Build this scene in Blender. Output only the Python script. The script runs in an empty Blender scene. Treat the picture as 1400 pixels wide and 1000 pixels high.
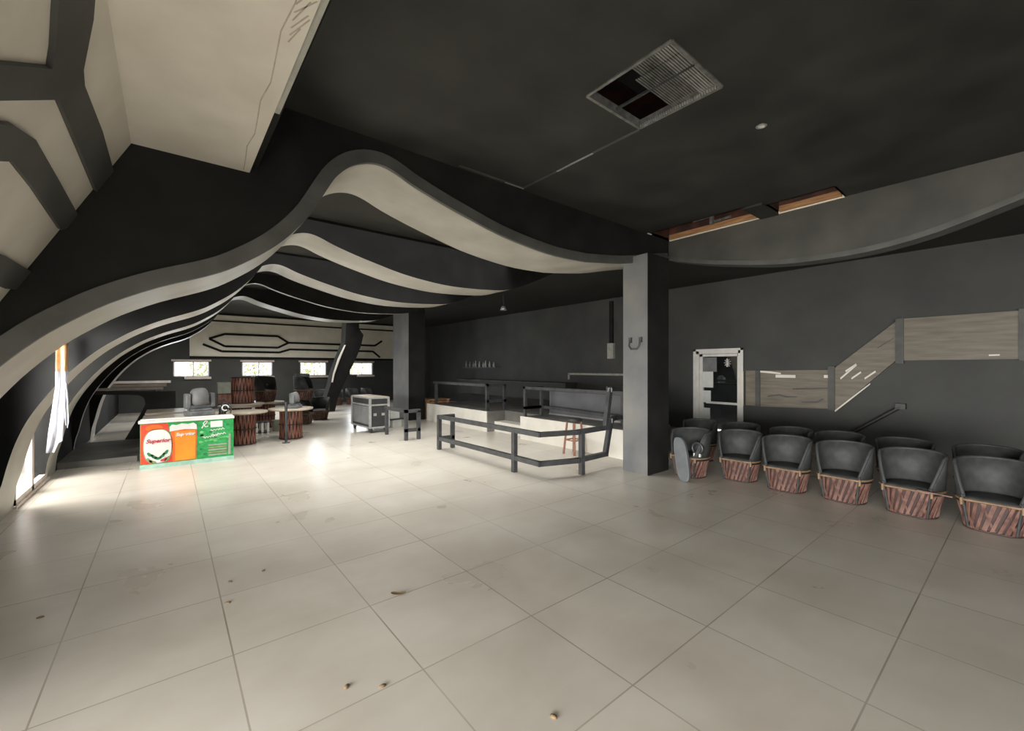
import bpy, math, random
from mathutils import Vector, Matrix
random.seed(7)
sc = bpy.context.scene
col = sc.collection
PI = math.pi
EYE = 1.6
# ------------------------------------------------------------------ camera geometry (used to survey the room)
SN, CS = math.sin(math.radians(39.1)), math.cos(math.radians(39.1))
F = 577.0; CY = 503.0
def ray(u, v): return (SN*F + CS*(u-700), CS*F - SN*(u-700), CY-v)
def on_y(u, v, Y):
    x, y, z = ray(u, v); k = Y/y; return (x*k, EYE+z*k)
def on_x(u, v, X):
    x, y, z = ray(u, v); k = X/x; return (y*k, EYE+z*k)

# ------------------------------------------------------------------ materials
def new_mat(name):
    m = bpy.data.materials.new(name); m.use_nodes = True
    nt = m.node_tree; b = nt.nodes['Principled BSDF']
    return m, nt, b
def lin(c):
    return tuple(((x/255)/12.92 if x/255 <= .04045 else ((x/255+.055)/1.055)**2.4) for x in c) + (1,)
def paint(name, c1, c2=None, rough=.6, scale=6., metal=0., bump=0., detail=6., rvar=0., spec=.5, stretch=None, coat=0.):
    m, nt, b = new_mat(name)
    c2 = c2 or tuple(max(0, x-10) for x in c1)
    tc = nt.nodes.new('ShaderNodeTexCoord'); src = tc.outputs['Object']
    if stretch:
        mp = nt.nodes.new('ShaderNodeMapping'); mp.inputs['Scale'].default_value = stretch
        nt.links.new(src, mp.inputs['Vector']); src = mp.outputs['Vector']
    n = nt.nodes.new('ShaderNodeTexNoise'); n.inputs['Scale'].default_value = scale; n.inputs['Detail'].default_value = detail
    nt.links.new(src, n.inputs['Vector'])
    r = nt.nodes.new('ShaderNodeValToRGB')
    r.color_ramp.elements[0].position = .35; r.color_ramp.elements[1].position = .68
    r.color_ramp.elements[0].color = lin(c2); r.color_ramp.elements[1].color = lin(c1)
    nt.links.new(n.outputs['Fac'], r.inputs['Fac']); nt.links.new(r.outputs['Color'], b.inputs['Base Color'])
    b.inputs['Roughness'].default_value = rough; b.inputs['Metallic'].default_value = metal
    b.inputs['Specular IOR Level'].default_value = spec
    if rvar:
        mr = nt.nodes.new('ShaderNodeMapRange'); mr.inputs['To Min'].default_value = rough-rvar; mr.inputs['To Max'].default_value = rough+rvar
        nt.links.new(n.outputs['Fac'], mr.inputs['Value']); nt.links.new(mr.outputs['Result'], b.inputs['Roughness'])
    if bump:
        bp = nt.nodes.new('ShaderNodeBump'); bp.inputs['Strength'].default_value = bump; bp.inputs['Distance'].default_value = .01
        nt.links.new(n.outputs['Fac'], bp.inputs['Height']); nt.links.new(bp.outputs['Normal'], b.inputs['Normal'])
    return m
def glass_mat(name, tint=(1, 1, 1), gloss=.08):
    m, nt, b = new_mat(name)
    nt.nodes.remove(b)
    out = nt.nodes['Material Output']
    t = nt.nodes.new('ShaderNodeBsdfTransparent'); t.inputs['Color'].default_value = (*tint, 1)
    g = nt.nodes.new('ShaderNodeBsdfGlossy'); g.inputs['Roughness'].default_value = .02
    mx = nt.nodes.new('ShaderNodeMixShader'); mx.inputs['Fac'].default_value = gloss
    nt.links.new(t.outputs[0], mx.inputs[1]); nt.links.new(g.outputs[0], mx.inputs[2]); nt.links.new(mx.outputs[0], out.inputs['Surface'])
    return m
def floor_mat():
    m, nt, b = new_mat('floor_tiles')
    N = nt.nodes.new; L = nt.links.new
    tc = N('ShaderNodeTexCoord'); sep = N('ShaderNodeSeparateXYZ'); L(tc.outputs['Object'], sep.inputs[0])
    T = .7675
    def math_(op, a, bb=None):
        n = N('ShaderNodeMath'); n.operation = op
        for i, x in enumerate((a, bb)):
            if x is None: continue
            if isinstance(x, (int, float)): n.inputs[i].default_value = x
            else: L(x, n.inputs[i])
        return n.outputs[0]
    def line(axis, off):
        a = math_('MULTIPLY', math_('SUBTRACT', sep.outputs[axis], off), 1/T)
        fr = math_('FRACT', a)
        d = math_('MINIMUM', fr, math_('SUBTRACT', 1.0, fr))
        return math_('LESS_THAN', d, .0055)
    mask = math_('MAXIMUM', line('X', -.4896+T*40-T*40), line('Y', 4.335))
    # per tile tint
    cx = math_('FLOOR', math_('MULTIPLY', math_('SUBTRACT', sep.outputs['X'], -.4896), 1/T))
    cy = math_('FLOOR', math_('MULTIPLY', math_('SUBTRACT', sep.outputs['Y'], 4.335), 1/T))
    cmb = N('ShaderNodeCombineXYZ'); L(cx, cmb.inputs[0]); L(cy, cmb.inputs[1])
    wn = N('ShaderNodeTexWhiteNoise'); L(cmb.outputs[0], wn.inputs['Vector'])
    n1 = N('ShaderNodeTexNoise'); n1.inputs['Scale'].default_value = 1.3; n1.inputs['Detail'].default_value = 7; n1.inputs['Distortion'].default_value = .2
    L(tc.outputs['Object'], n1.inputs['Vector'])
    mp = N('ShaderNodeMapping'); mp.inputs['Rotation'].default_value = (0, 0, .7); mp.inputs['Scale'].default_value = (1, 3.5, 1); L(tc.outputs['Object'], mp.inputs['Vector'])
    n2 = N('ShaderNodeTexNoise'); n2.inputs['Scale'].default_value = 2.6; n2.inputs['Detail'].default_value = 10; n2.inputs['Distortion'].default_value = .4
    L(mp.outputs['Vector'], n2.inputs['Vector'])
    r1 = N('ShaderNodeValToRGB'); e = r1.color_ramp.elements
    e[0].position = .30; e[0].color = lin((184, 176, 162)); e[1].position = .66; e[1].color = lin((204, 198, 186))
    L(n1.outputs['Fac'], r1.inputs['Fac'])
    r2 = N('ShaderNodeValToRGB'); e = r2.color_ramp.elements
    e[0].position = .22; e[0].color = (.86, .85, .83, 1); e[1].position = .66; e[1].color = (1, 1, 1, 1)
    L(n2.outputs['Fac'], r2.inputs['Fac'])
    mul = N('ShaderNodeMix'); mul.data_type = 'RGBA'; mul.blend_type = 'MULTIPLY'; mul.inputs['Factor'].default_value = .25
    L(r1.outputs['Color'], mul.inputs['A']); L(r2.outputs['Color'], mul.inputs['B'])
    tint = N('ShaderNodeMapRange'); tint.inputs['To Min'].default_value = .955; tint.inputs['To Max'].default_value = 1.02; L(wn.outputs['Value'], tint.inputs['Value'])
    m2 = N('ShaderNodeMix'); m2.data_type = 'RGBA'; m2.blend_type = 'MULTIPLY'; m2.inputs['Factor'].default_value = 1
    L(mul.outputs['Result'], m2.inputs['A']); L(tint.outputs['Result'], m2.inputs['B'])
    m3 = N('ShaderNodeMix'); m3.data_type = 'RGBA'; m3.inputs['B'].default_value = lin((138, 128, 113))
    n3 = N('ShaderNodeTexNoise'); n3.inputs['Scale'].default_value = .9; L(tc.outputs['Object'], n3.inputs['Vector'])
    gm = N('ShaderNodeMapRange'); gm.inputs['From Min'].default_value = .35; gm.inputs['From Max'].default_value = .6; gm.inputs['To Min'].default_value = .45; gm.inputs['To Max'].default_value = 1; L(n3.outputs['Fac'], gm.inputs['Value'])
    L(math_('MULTIPLY', mask, gm.outputs['Result']), m3.inputs['Factor']); L(m2.outputs['Result'], m3.inputs['A'])
    L(m3.outputs['Result'], b.inputs['Base Color'])
    rr = N('ShaderNodeMapRange'); rr.inputs['To Min'].default_value = .24; rr.inputs['To Max'].default_value = .34; L(n1.outputs['Fac'], rr.inputs['Value'])
    L(rr.outputs['Result'], b.inputs['Roughness'])
    b.inputs['Specular IOR Level'].default_value = .35
    return m

M = {}
M['floor'] = floor_mat()
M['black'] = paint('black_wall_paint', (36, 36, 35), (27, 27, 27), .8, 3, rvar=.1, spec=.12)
M['ceil'] = paint('black_ceiling_paint', (58, 58, 55), (40, 40, 38), .66, 1.6, rvar=.14, detail=9, spec=.25)
M['wall'] = paint('charcoal_wall_paint', (72, 73, 71), (60, 61, 60), .7, 1.2, rvar=.1, spec=.3)
M['band'] = paint('scuffed_charcoal_paint', (74, 72, 66), (56, 55, 51), .65, 2)
M['rim'] = paint('grey_rim_paint', (84, 84, 80), (66, 66, 63), .6, 4)
M['soffit'] = paint('pale_grey_soffit', (194, 191, 179), (172, 168, 156), .45, 2.2, rvar=.1)
M['cream'] = paint('cream_plaster', (228, 222, 208), (214, 207, 192), .6, 3)
M['beam'] = paint('grey_beam_paint', (72, 72, 69), (56, 56, 54), .7, 3)
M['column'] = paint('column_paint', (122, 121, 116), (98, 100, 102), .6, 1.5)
M['metal_black'] = paint('black_steel', (72, 74, 76), (54, 55, 57), .4, 9, metal=.2)
M['leather'] = paint('black_leather', (60, 62, 62), (46, 48, 48), .6, 12, bump=.15, spec=.3)
M['cedar'] = paint('red_cedar', (160, 106, 86), (108, 66, 54), .6, 9, stretch=(3, 3, .7))
M['cedar_dark'] = paint('dark_red_pigskin', (70, 42, 37), (44, 26, 24), .55, 7)
M['strip'] = paint('split_cedar_strip', (128, 92, 80), (84, 54, 47), .65, 14)
M['tan'] = paint('tan_leather_lace', (140, 112, 82), (104, 80, 58), .6, 12)
M['copper'] = paint('copper_brown_wood', (170, 112, 88), (128, 78, 58), .5, 9)
M['white'] = paint('white_frame', (246, 244, 238), (232, 230, 224), .45, 6)
M['white_riser'] = paint('white_tile_riser', (242, 238, 228), (228, 223, 210), .35, 3)
M['plat_top'] = paint('grey_platform_top', (120, 118, 112), (96, 95, 91), .5, 3)
M['slab'] = paint('grey_wood_panel', (128, 119, 104), (104, 96, 84), .6, 3.5, stretch=(1, .5, 5))
M['pale'] = paint('pale_edge_light_streak', (248, 243, 228), (236, 230, 214), .6, 5)  # for pale edges and for painted streaks of light
M['wood'] = paint('raw_wood', (190, 140, 92), (140, 96, 60), .7, 8, stretch=(6, .5, 6))
M['dark_wood'] = paint('dark_red_wood', (84, 46, 34), (44, 24, 18), .7, 6)
M['galv'] = paint('galvanised_metal', (176, 176, 172), (124, 124, 122), .38, 14, metal=.7)
M['chrome'] = paint('bright_aluminium', (210, 210, 206), (178, 178, 176), .35, 9, metal=.6)
M['grey_panel'] = paint('grey_laminate', (128, 129, 130), (108, 109, 110), .5, 5)
M['dark_panel'] = paint('black_laminate', (52, 51, 52), (38, 38, 39), .5, 5)
M['bar_blue'] = paint('blue_grey_bar_front', (96, 98, 102), (80, 82, 86), .55, 2)
M['plastic'] = paint('grey_plastic', (128, 132, 134), (96, 100, 102), .4, 9)
M['plastic_dark'] = paint('black_plastic', (50, 52, 54), (34, 35, 36), .4, 9)
M['lens'] = paint('lamp_lens', (70, 84, 90), (40, 50, 54), .1, 5)
M['tabletop'] = paint('cream_tabletop', (206, 194, 174), (184, 170, 150), .45, 5)
M['ledge'] = paint('pinkish_white_ledge', (226, 214, 204), (206, 192, 184), .5, 5)
M['cloth'] = paint('white_torn_cloth', (236, 236, 240), (214, 216, 224), .8, 10)
def cloth_mat():
    m, nt, b = new_mat('white_torn_cloth'); out = nt.nodes['Material Output']
    n = nt.nodes.new('ShaderNodeTexNoise'); n.inputs['Scale'].default_value = 14
    r = nt.nodes.new('ShaderNodeValToRGB'); r.color_ramp.elements[0].color = lin((226, 228, 236)); r.color_ramp.elements[1].color = lin((252, 252, 254))
    t = nt.nodes.new('ShaderNodeBsdfTranslucent'); mx = nt.nodes.new('ShaderNodeMixShader'); mx.inputs['Fac'].default_value = .6
    L = nt.links.new; L(n.outputs['Fac'], r.inputs['Fac']); L(r.outputs['Color'], b.inputs['Base Color']); L(r.outputs['Color'], t.inputs['Color'])
    L(b.outputs[0], mx.inputs[1]); L(t.outputs[0], mx.inputs[2]); L(mx.outputs[0], out.inputs['Surface']); b.inputs['Roughness'].default_value = .8
    return m
M['cloth'] = cloth_mat()
M['foam'] = paint('orange_brown_foam', (232, 178, 124), (206, 142, 92), .9, 14)
M['red'] = paint('poster_red', (236, 70, 44), (224, 54, 38), .4, 6)
M['orange'] = paint('poster_orange', (252, 160, 36), (248, 138, 26), .4, 3)
M['deep_orange'] = paint('poster_deep_orange', (244, 110, 30), (236, 92, 28), .4, 6)
M['green'] = paint('poster_green', (46, 178, 92), (24, 140, 66), .4, 16)
M['lime'] = paint('poster_light_green', (130, 214, 130), (92, 190, 104), .4, 16)
M['dgreen'] = paint('poster_dark_green', (34, 128, 72), (22, 104, 58), .4, 12)
M['mint'] = paint('poster_mint', (186, 224, 208), (150, 206, 186), .4, 12)
M['paper'] = paint('poster_white', (238, 240, 236), (226, 230, 226), .4, 8)
M['olive'] = paint('poster_olive_lines', (146, 160, 112), (120, 140, 92), .4, 8)
M['script'] = paint('poster_crimson', (206, 62, 78), (190, 50, 66), .4, 8)
M['deco'] = paint('pale_wall_panel', (246, 241, 224), (232, 226, 206), .6, 2)
M['crack'] = paint('plaster_crack', (196, 188, 170), (166, 157, 140), .7, 8)
M['glass'] = glass_mat('window_glass')
M['dark_glass'] = glass_mat('dim_door_glass', (.75, .78, .78), .12)
M['bottle'] = paint('pale_bottle_glass', (190, 196, 190), (150, 158, 152), .15, 9)
M['foliage'] = paint('sunlit_leaves', (246, 250, 214), (226, 238, 176), .7, 8)
M['ground'] = paint('pale_concrete', (226, 220, 208), (206, 200, 188), .8, 3)
M['leaf'] = paint('dead_leaf', (132, 108, 78), (98, 78, 54), .8, 20)
M['bucket'] = paint('grey_green_plastic', (166, 172, 158), (148, 154, 140), .5, 9)
M['steel_dull'] = paint('dull_conduit', (176, 176, 164), (150, 150, 140), .5, 9)
M['charcoal_pad'] = paint('slate_grey_vinyl', (96, 101, 104), (78, 83, 86), .55, 7)

# ------------------------------------------------------------------ mesh builder
class MB:
    def __init__(s): s.v = []; s.f = []; s.m = []; s.sm = []
    def add(s, vs, fs, mi=0, smooth=False):
        o = len(s.v); s.v += [tuple(p) for p in vs]
        for f in fs: s.f.append([i+o for i in f]); s.m.append(mi); s.sm.append(smooth)
        return s
    def box(s, x0, x1, y0, y1, z0, z1, mi=0, mat=None):
        vs = [(x, y, z) for x in (x0, x1) for y in (y0, y1) for z in (z0, z1)]
        if mat: vs = [tuple(mat @ Vector(p)) for p in vs]
        return s.add(vs, [(0, 1, 3, 2), (4, 6, 7, 5), (0, 4, 5, 1), (2, 3, 7, 6), (0, 2, 6, 4), (1, 5, 7, 3)], mi)
    def bar(s, a, b, w, h=None, mi=0, up=(0, 0, 1)):
        a = Vector(a); b = Vector(b); h = h or w; d = (b-a); L = d.length; d.normalize()
        u = Vector(up)
        if abs(d.dot(u)) > .95: u = Vector((1, 0, 0))
        r = d.cross(u).normalized(); u = r.cross(d).normalized()
        vs = [p + r*(sx*w/2) + u*(sy*h/2) for p in (a, b) for sx, sy in ((-1, -1), (1, -1), (1, 1), (-1, 1))]
        return s.add(vs, [(0, 3, 2, 1), (4, 5, 6, 7), (0, 1, 5, 4), (1, 2, 6, 5), (2, 3, 7, 6), (3, 0, 4, 7)], mi)
    def tube(s, pts, r, n=8, mi=0, caps=True):
        pts = [Vector(p) for p in pts]; rings = []
        rs = r if isinstance(r, (list, tuple)) else [r]*len(pts)
        prev = None
        for i, p in enumerate(pts):
            d = (pts[min(i+1, len(pts)-1)] - pts[max(i-1, 0)]).normalized()
            ref = prev if prev is not None else (Vector((0, 0, 1)) if abs(d.z) < .9 else Vector((1, 0, 0)))
            a = d.cross(ref)
            if a.length < 1e-4: a = d.cross(Vector((0, 1, 0)))
            a.normalize(); b = a.cross(d).normalized(); prev = b
            rings.append([p + a*(math.cos(2*PI*k/n)*rs[i]) + b*(math.sin(2*PI*k/n)*rs[i]) for k in range(n)])
        vs = [q for R in rings for q in R]; fs = []
        for i in range(len(pts)-1):
            for k in range(n):
                fs.append((i*n+k, i*n+(k+1) % n, (i+1)*n+(k+1) % n, (i+1)*n+k))
        s.add(vs, fs, mi, True)
        if caps: s.add(rings[0], [tuple(range(n))], mi); s.add(rings[-1], [tuple(reversed(range(n)))], mi)
        return s
    def lathe(s, prof, n=24, c=(0, 0, 0), mi=0, smooth=True, sx=1, sy=1, mat=None):
        vs = [(c[0]+r*math.cos(2*PI*k/n)*sx, c[1]+r*math.sin(2*PI*k/n)*sy, c[2]+z) for r, z in prof for k in range(n)]
        if mat: vs = [tuple(mat @ Vector(p)) for p in vs]
        fs = [(i*n+k, i*n+(k+1) % n, (i+1)*n+(k+1) % n, (i+1)*n+k) for i in range(len(prof)-1) for k in range(n)]
        return s.add(vs, fs, mi, smooth)
    def prism(s, poly, fn, d0, d1, mi=0):
        """poly in 2D, fn(a,b,d) -> 3D point; extruded from d0 to d1."""
        n = len(poly)
        vs = [fn(a, b, d0) for a, b in poly] + [fn(a, b, d1) for a, b in poly]
        fs = [tuple(range(n)), tuple(reversed(range(n, 2*n)))] + [(i, (i+n), (i+1) % n + n, (i+1) % n) for i in range(n)]
        return s.add(vs, fs, mi)
    def build(s, name, mats, parent=None, bevel=0, loc=None, rot=None):
        me = bpy.data.meshes.new(name); me.from_pydata(s.v, [], s.f)
        if not isinstance(mats, (list, tuple)): mats = [mats]
        for m in mats: me.materials.append(m)
        me.polygons.foreach_set('material_index', s.m); me.polygons.foreach_set('use_smooth', s.sm)
        me.validate(); me.update()
        import bmesh
        bm = bmesh.new(); bm.from_mesh(me); bmesh.ops.recalc_face_normals(bm, faces=bm.faces); bm.to_mesh(me); bm.free()
        o = bpy.data.objects.new(name, me); col.objects.link(o)
        if parent: o.parent = parent
        if loc: o.location = loc
        if rot: o.rotation_euler = rot
        if bevel:
            md = o.modifiers.new('soften', 'BEVEL'); md.width = bevel; md.segments = 2; md.limit_method = 'ANGLE'
        return o
def tag(o, label, cat, group=None, kind=None):
    if label: o['label'] = label
    if cat: o['category'] = cat
    if group: o['group'] = group
    if kind: o['kind'] = kind
    return o
def struct(o): o['kind'] = 'structure'; return o
def thing(name, label, cat, loc=(0, 0, 0), rz=0, group=None, rot=None, scale=None):
    o = bpy.data.objects.new(name, None); col.objects.link(o); o.empty_display_size = .1
    o.location = loc; o.rotation_euler = rot or (0, 0, rz)
    if scale: o.scale = (scale,)*3
    return tag(o, label, cat, group)
def dup(root, loc, rot=(0, 0, 0), label=None, group=None, scale=None):
    r = root.copy(); col.objects.link(r); r.location = loc; r.rotation_euler = rot
    if scale: r.scale = (scale,)*3
    if label: r['label'] = label
    if group: r['group'] = group
    for ch in list(root.children):
        c = ch.copy(); col.objects.link(c); c.parent = r
        for g in list(ch.children):
            d = g.copy(); col.objects.link(d); d.parent = c
    return r
def spline(P, sub=4):
    out = []
    for i in range(len(P)-1):
        p0, p1, p2, p3 = P[max(i-1, 0)], P[i], P[i+1], P[min(i+2, len(P)-1)]
        for k in range(sub):
            t = k/sub; a = []
            for d in (0, 1):
                a.append(.5*((2*p1[d]) + (-p0[d]+p2[d])*t + (2*p0[d]-5*p1[d]+4*p2[d]-p3[d])*t*t + (-p0[d]+3*p1[d]-3*p2[d]+p3[d])*t**3))
            out.append(tuple(a))
    out.append(P[-1]); return out

# ------------------------------------------------------------------ the room shell
CEIL = 3.74; XR = 10.6; YF = 20.0; XL = -1.36
struct(MB().box(-1.5, XR+.2, -6, YF+.2, -.1, 0).build('floor', M['floor']))
# ceiling with its three openings
holes = [(2.54, 3.25, 1.48, 2.20), (5.95, 6.54, 2.43, 3.84), (6.10, 6.54, 1.47, 2.20)]
xs = sorted({-3, XR+.2} | {h[i] for h in holes for i in (0, 1)}); ys = sorted({-6, YF+.2} | {h[i] for h in holes for i in (2, 3)})
mb = MB()
for a, b in zip(xs, xs[1:]):
    for c, d in zip(ys, ys[1:]):
        mx, my = (a+b)/2, (c+d)/2
        if any(h[0] < mx < h[1] and h[2] < my < h[3] for h in holes): continue
        mb.box(a, b, c, d, CEIL, CEIL+.03)
ceiling = struct(mb.build('ceiling', M['ceil']))
struct(MB().box(-3, XR+.2, -6, YF+.2, CEIL+.8, CEIL+.9).build('ceiling_deck', M['dark_wood'], ceiling))
struct(MB().box(XR, XR+.2, -6, 4.36, 0, CEIL+.9).box(XR, XR+.2, 5.45, YF+.2, 0, CEIL+.9).box(XR, XR+.2, 4.36, 5.45, 2.03, CEIL+.9).build('wall_right', M['wall']))
struct(MB().box(-3, XR+.2, -6.2, -6, 0, CEIL+.9).build('added_wall_front', M['wall']))  # unseen end wall, added to stop sky light from behind
# far wall with four windows
wins = []
for uc in (262, 352, 428.5, 494):
    x, y, _ = ray(uc, 500); wins.append(x/y*YF)
WZ0, WZ1, WW = 1.26, 1.84, .54
mb = MB(); edges = sorted([-3] + [w-WW for w in wins] + [w+WW for w in wins] + [XR+.2])
mb.box(-3, XR+.2, YF, YF+.2, 0, WZ0).box(-3, XR+.2, YF, YF+.2, WZ1, CEIL+.9)
for i in range(0, len(edges), 2): mb.box(edges[i], edges[i+1], YF, YF+.2, WZ0, WZ1)
struct(mb.build('wall_back', M['wall']))
for i, w in enumerate(wins):
    f = MB()
    for x in (w-WW+.02, w+.05, w+WW-.02): f.box(x-.02, x+.02, YF+.06, YF+.12, WZ0, WZ1)
    f.box(w-WW, w+WW, YF+.06, YF+.12, WZ0, WZ0+.035).box(w-WW, w+WW, YF+.06, YF+.12, WZ1-.035, WZ1)
    o = struct(f.build('window_%d' % (i+1), M['white']))
    MB().box(w-WW+.02, w+WW-.02, YF+.085, YF+.095, WZ0+.02, WZ1-.02).build('pane', M['glass'], o)
    MB().box(w-WW-.06, w+WW+.06, YF-.06, YF+.07, WZ1, WZ1+.07).box(w-WW*.4, w+WW+.06, YF-.1, YF+.06, WZ0-.09, WZ0-.01).build('sill', M['ledge'], o)
# cream panels with black grooves above the windows
mb = MB().box(.6, 8.9, YF-.04, YF, 1.98, 3.72)
deco = mb.build('trim_1', M['deco']); struct(deco)
g = MB()
def groove(pts, w=.085):
    for a, b in zip(pts, pts[1:]): g.bar((a[0], YF-.05, a[1]), (b[0], YF-.05, b[1]), .03, w, up=(0, 0, 1))
groove([(.6, 3.70), (8.9, 3.70)]); groove([(.6, 3.42), (8.9, 3.42)], .06); groove([(.6, 2.0), (8.9, 2.0)], .08)
groove([(1.2, 2.72), (1.7, 2.92), (3.55, 2.92), (3.95, 2.66), (3.55, 2.44), (1.7, 2.44), (1.2, 2.72)])
groove([(3.95, 2.66), (7.7, 2.66), (8.05, 2.9)]); groove([(1.0, 2.5), (1.6, 2.24), (3.6, 2.24), (4.0, 2.38), (7.6, 2.38), (7.95, 2.1)])
g.build('groove', M['black'], deco)
# left wall: solid between the ribs, glazed between the second and third
wl = MB()
for a, b in ((2.6, 4.95), (6.0, 7.2), (8.95, YF)): wl.box(XL-.14, XL, a, b, 0, CEIL)  # near end carried forward, out of view, to shade the floor
wl.box(XL-.14, XL, 7.2, 8.95, 2.15, CEIL).box(XL-.14, XL, 4.95, 6.0, 0, .85).box(XL-.14, XL, 4.95, 6.0, 1.95, CEIL)
struct(wl.build('wall_left', M['black']))
o = struct(MB().box(XL-.1, XL-.05, 4.95, 5.0, .85, 1.95).box(XL-.1, XL-.05, 5.95, 6.0, .85, 1.95).box(XL-.1, XL-.05, 4.95, 6.0, .85, .9).box(XL-.1, XL-.05, 4.95, 6.0, 1.9, 1.95).build('window_5', M['white']))  # unseen window, added to let light onto the torn curtain
MB().box(XL-.08, XL-.07, 5.0, 5.95, .9, 1.9).build('pane', M['glass'], o)  # pane of the added, unseen window
# ---- wave ribs
PROF = spline([(-1.36, 0), (-1.335, .25), (-1.29, .44), (-1.25, .64), (-1.2, .84), (-1.13, 1.04), (-1.04, 1.22), (-.93, 1.4), (-.8, 1.58), (-.63, 1.77), (-.48, 1.9), (-.3, 2.03), (-.06, 2.16), (.2, 2.27), (.35, 2.345), (.49, 2.44), (.63, 2.55), (.78, 2.70), (.93, 2.9), (1.06, 3.14), (1.15, 3.29), (1.27, 3.41), (1.41, 3.48), (1.55, 3.5), (1.69, 3.47), (1.87, 3.40), (2.17, 3.31), (2.53, 3.22), (2.93, 3.13), (3.37, 3.07), (3.87, 3.035), (4.44, 3.05)], 3)
TAIL1 = spline([(4.44, 3.05), (5.23, 3.15), (5.9, 3.29), (6.4, 3.39), (6.58, 3.42)], 3)[1:]
TAIL = spline([(4.44, 3.05), (5.03, 3.1), (5.4, 3.2), (5.87, 3.39), (6.3, 3.58), (6.6, 3.74)], 3)[1:]
def offset(P, d):
    out = []
    for i, p in enumerate(P):
        a, b = P[max(i-1, 0)], P[min(i+1, len(P)-1)]
        tx, tz = b[0]-a[0], b[1]-a[1]; L = math.hypot(tx, tz) or 1
        out.append((p[0]-tz/L*d, p[1]+tx/L*d))
    return out
def rib(n, Y, t, tail, soffit='soffit', rimw=.13, face_end=None, lower=None):
    P = PROF + tail
    mb = MB(); k = len(P)
    outer = []
    for x, z in P: outer.append((x, CEIL) if x > -.2 else (min(x, -.2)-0.0, CEIL))
    # face from the wave up to the ceiling / out to the wall, front and back
    poly = [(XL-.1, 0)] + P + [(P[-1][0], CEIL), (XL-.1, CEIL)]
    def strip(y, flip):
        vs = []; fs = []
        for x, z in P: vs += [(x, y, z), (x if x > -1.2 else x, y, CEIL)]
        for i in range(k-1): fs.append((2*i, 2*i+2, 2*i+3, 2*i+1) if not flip else (2*i, 2*i+1, 2*i+3, 2*i+2))
        mb.add(vs, fs, 0)
        mb.add([(XL-.1, y, 0), (P[0][0], y, 0), (P[0][0], y, CEIL), (XL-.1, y, CEIL)], [(0, 1, 2, 3)], 0)
    strip(Y, False); strip(Y+t, True)
    vs = []; fs = []
    for x, z in P: vs += [(x, Y, z), (x, Y+t, z)]
    for i in range(k-1): fs.append((2*i, 2*i+1, 2*i+3, 2*i+2))
    mb.add(vs, fs, 1, True)
    o = mb.build('trim_%d' % n, [M['black'], M[soffit]]); struct(o)
    if not rimw: return o
    Q = [p for p in P if p[0] < 6.5]; R = offset(Q, rimw); rb = MB()
    vs = []; fs = []
    for (a, b), (c, d) in zip(Q, R): vs += [(a, Y-.035, b), (c, Y-.035, min(d, CEIL-.01)), (a, Y+.01, b), (c, Y+.01, min(d, CEIL-.01))]
    for i in range(len(Q)-1):
        a = 4*i; c = a+4
        fs += [(a, c, c+1, a+1), (a, a+2, c+2, c), (a+1, c+1, c+3, a+3)]
    rb.add(vs, fs, 0); rb.build('rim', M['rim'], o)
    return o
rib(2, 3.87, .82, TAIL1, rimw=.115)
rib(3, 6.45, .75, TAIL, rimw=0)
rib(4, 8.75, .72, TAIL, rimw=0)
rib(5, 11.0, .12, TAIL, rimw=0)
rib(6, 13.2, .72, TAIL, rimw=0)
# curved bulkhead along the right edge of the low ceiling
BP = spline([(3.87, 3.42), (3.4, 3.28), (2.94, 3.17), (2.22, 3.036), (1.62, 2.997), (1.16, 3.01), (.75, 3.07), (.44, 3.15), (.046, 3.276), (-.5, 3.45), (-1.0, 3.6), (-1.6, 3.72)], 4)
mb = MB(); vs = []; fs = []
for y, z in BP: vs += [(6.56, y, CEIL), (6.56, y, z), (6.80, y, z), (6.80, y, CEIL)]
for i in range(len(BP)-1):
    a = 4*i; fs += [(a, a+1, a+5, a+4), (a+2, a+3, a+7, a+6)]
mb.add(vs, fs, 0, True)
vs = []; fs = []
for y, z in BP: vs += [(6.56, y, z), (6.80, y, z)]
for i in range(len(BP)-1): fs.append((2*i, 2*i+1, 2*i+3, 2*i+2))
mb.add(vs, fs, 1, True)
bh = mb.build('trim_7', [M['band'], M['rim']]); struct(bh)
lp = MB(); vs = []; fs = []
for y, z in BP: vs += [(6.53, y, z-.005), (6.53, y, z+.06), (6.57, y, z+.06), (6.57, y, z-.005)]
for i in range(len(BP)-1):
    a = 4*i
    for k in range(4): fs.append((a+k, a+(k+1) % 4, a+4+(k+1) % 4, a+4+k))
lp.add(vs, fs); lp.build('rim', M['rim'], bh)
# columns: black faces hold painted shade, the left face the lit colour
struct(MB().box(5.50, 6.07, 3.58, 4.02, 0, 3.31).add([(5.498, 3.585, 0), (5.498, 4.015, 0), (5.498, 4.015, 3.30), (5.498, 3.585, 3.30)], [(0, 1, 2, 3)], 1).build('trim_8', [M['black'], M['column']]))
struct(MB().box(5.62, 6.16, 11.86, 13.0, 0, CEIL).add([(5.618, 11.87, 0), (5.618, 12.99, 0), (5.618, 12.99, CEIL-.01), (5.618, 11.87, CEIL-.01)], [(0, 1, 2, 3)], 1).build('trim_9', [M['black'], M['column']]))
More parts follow.
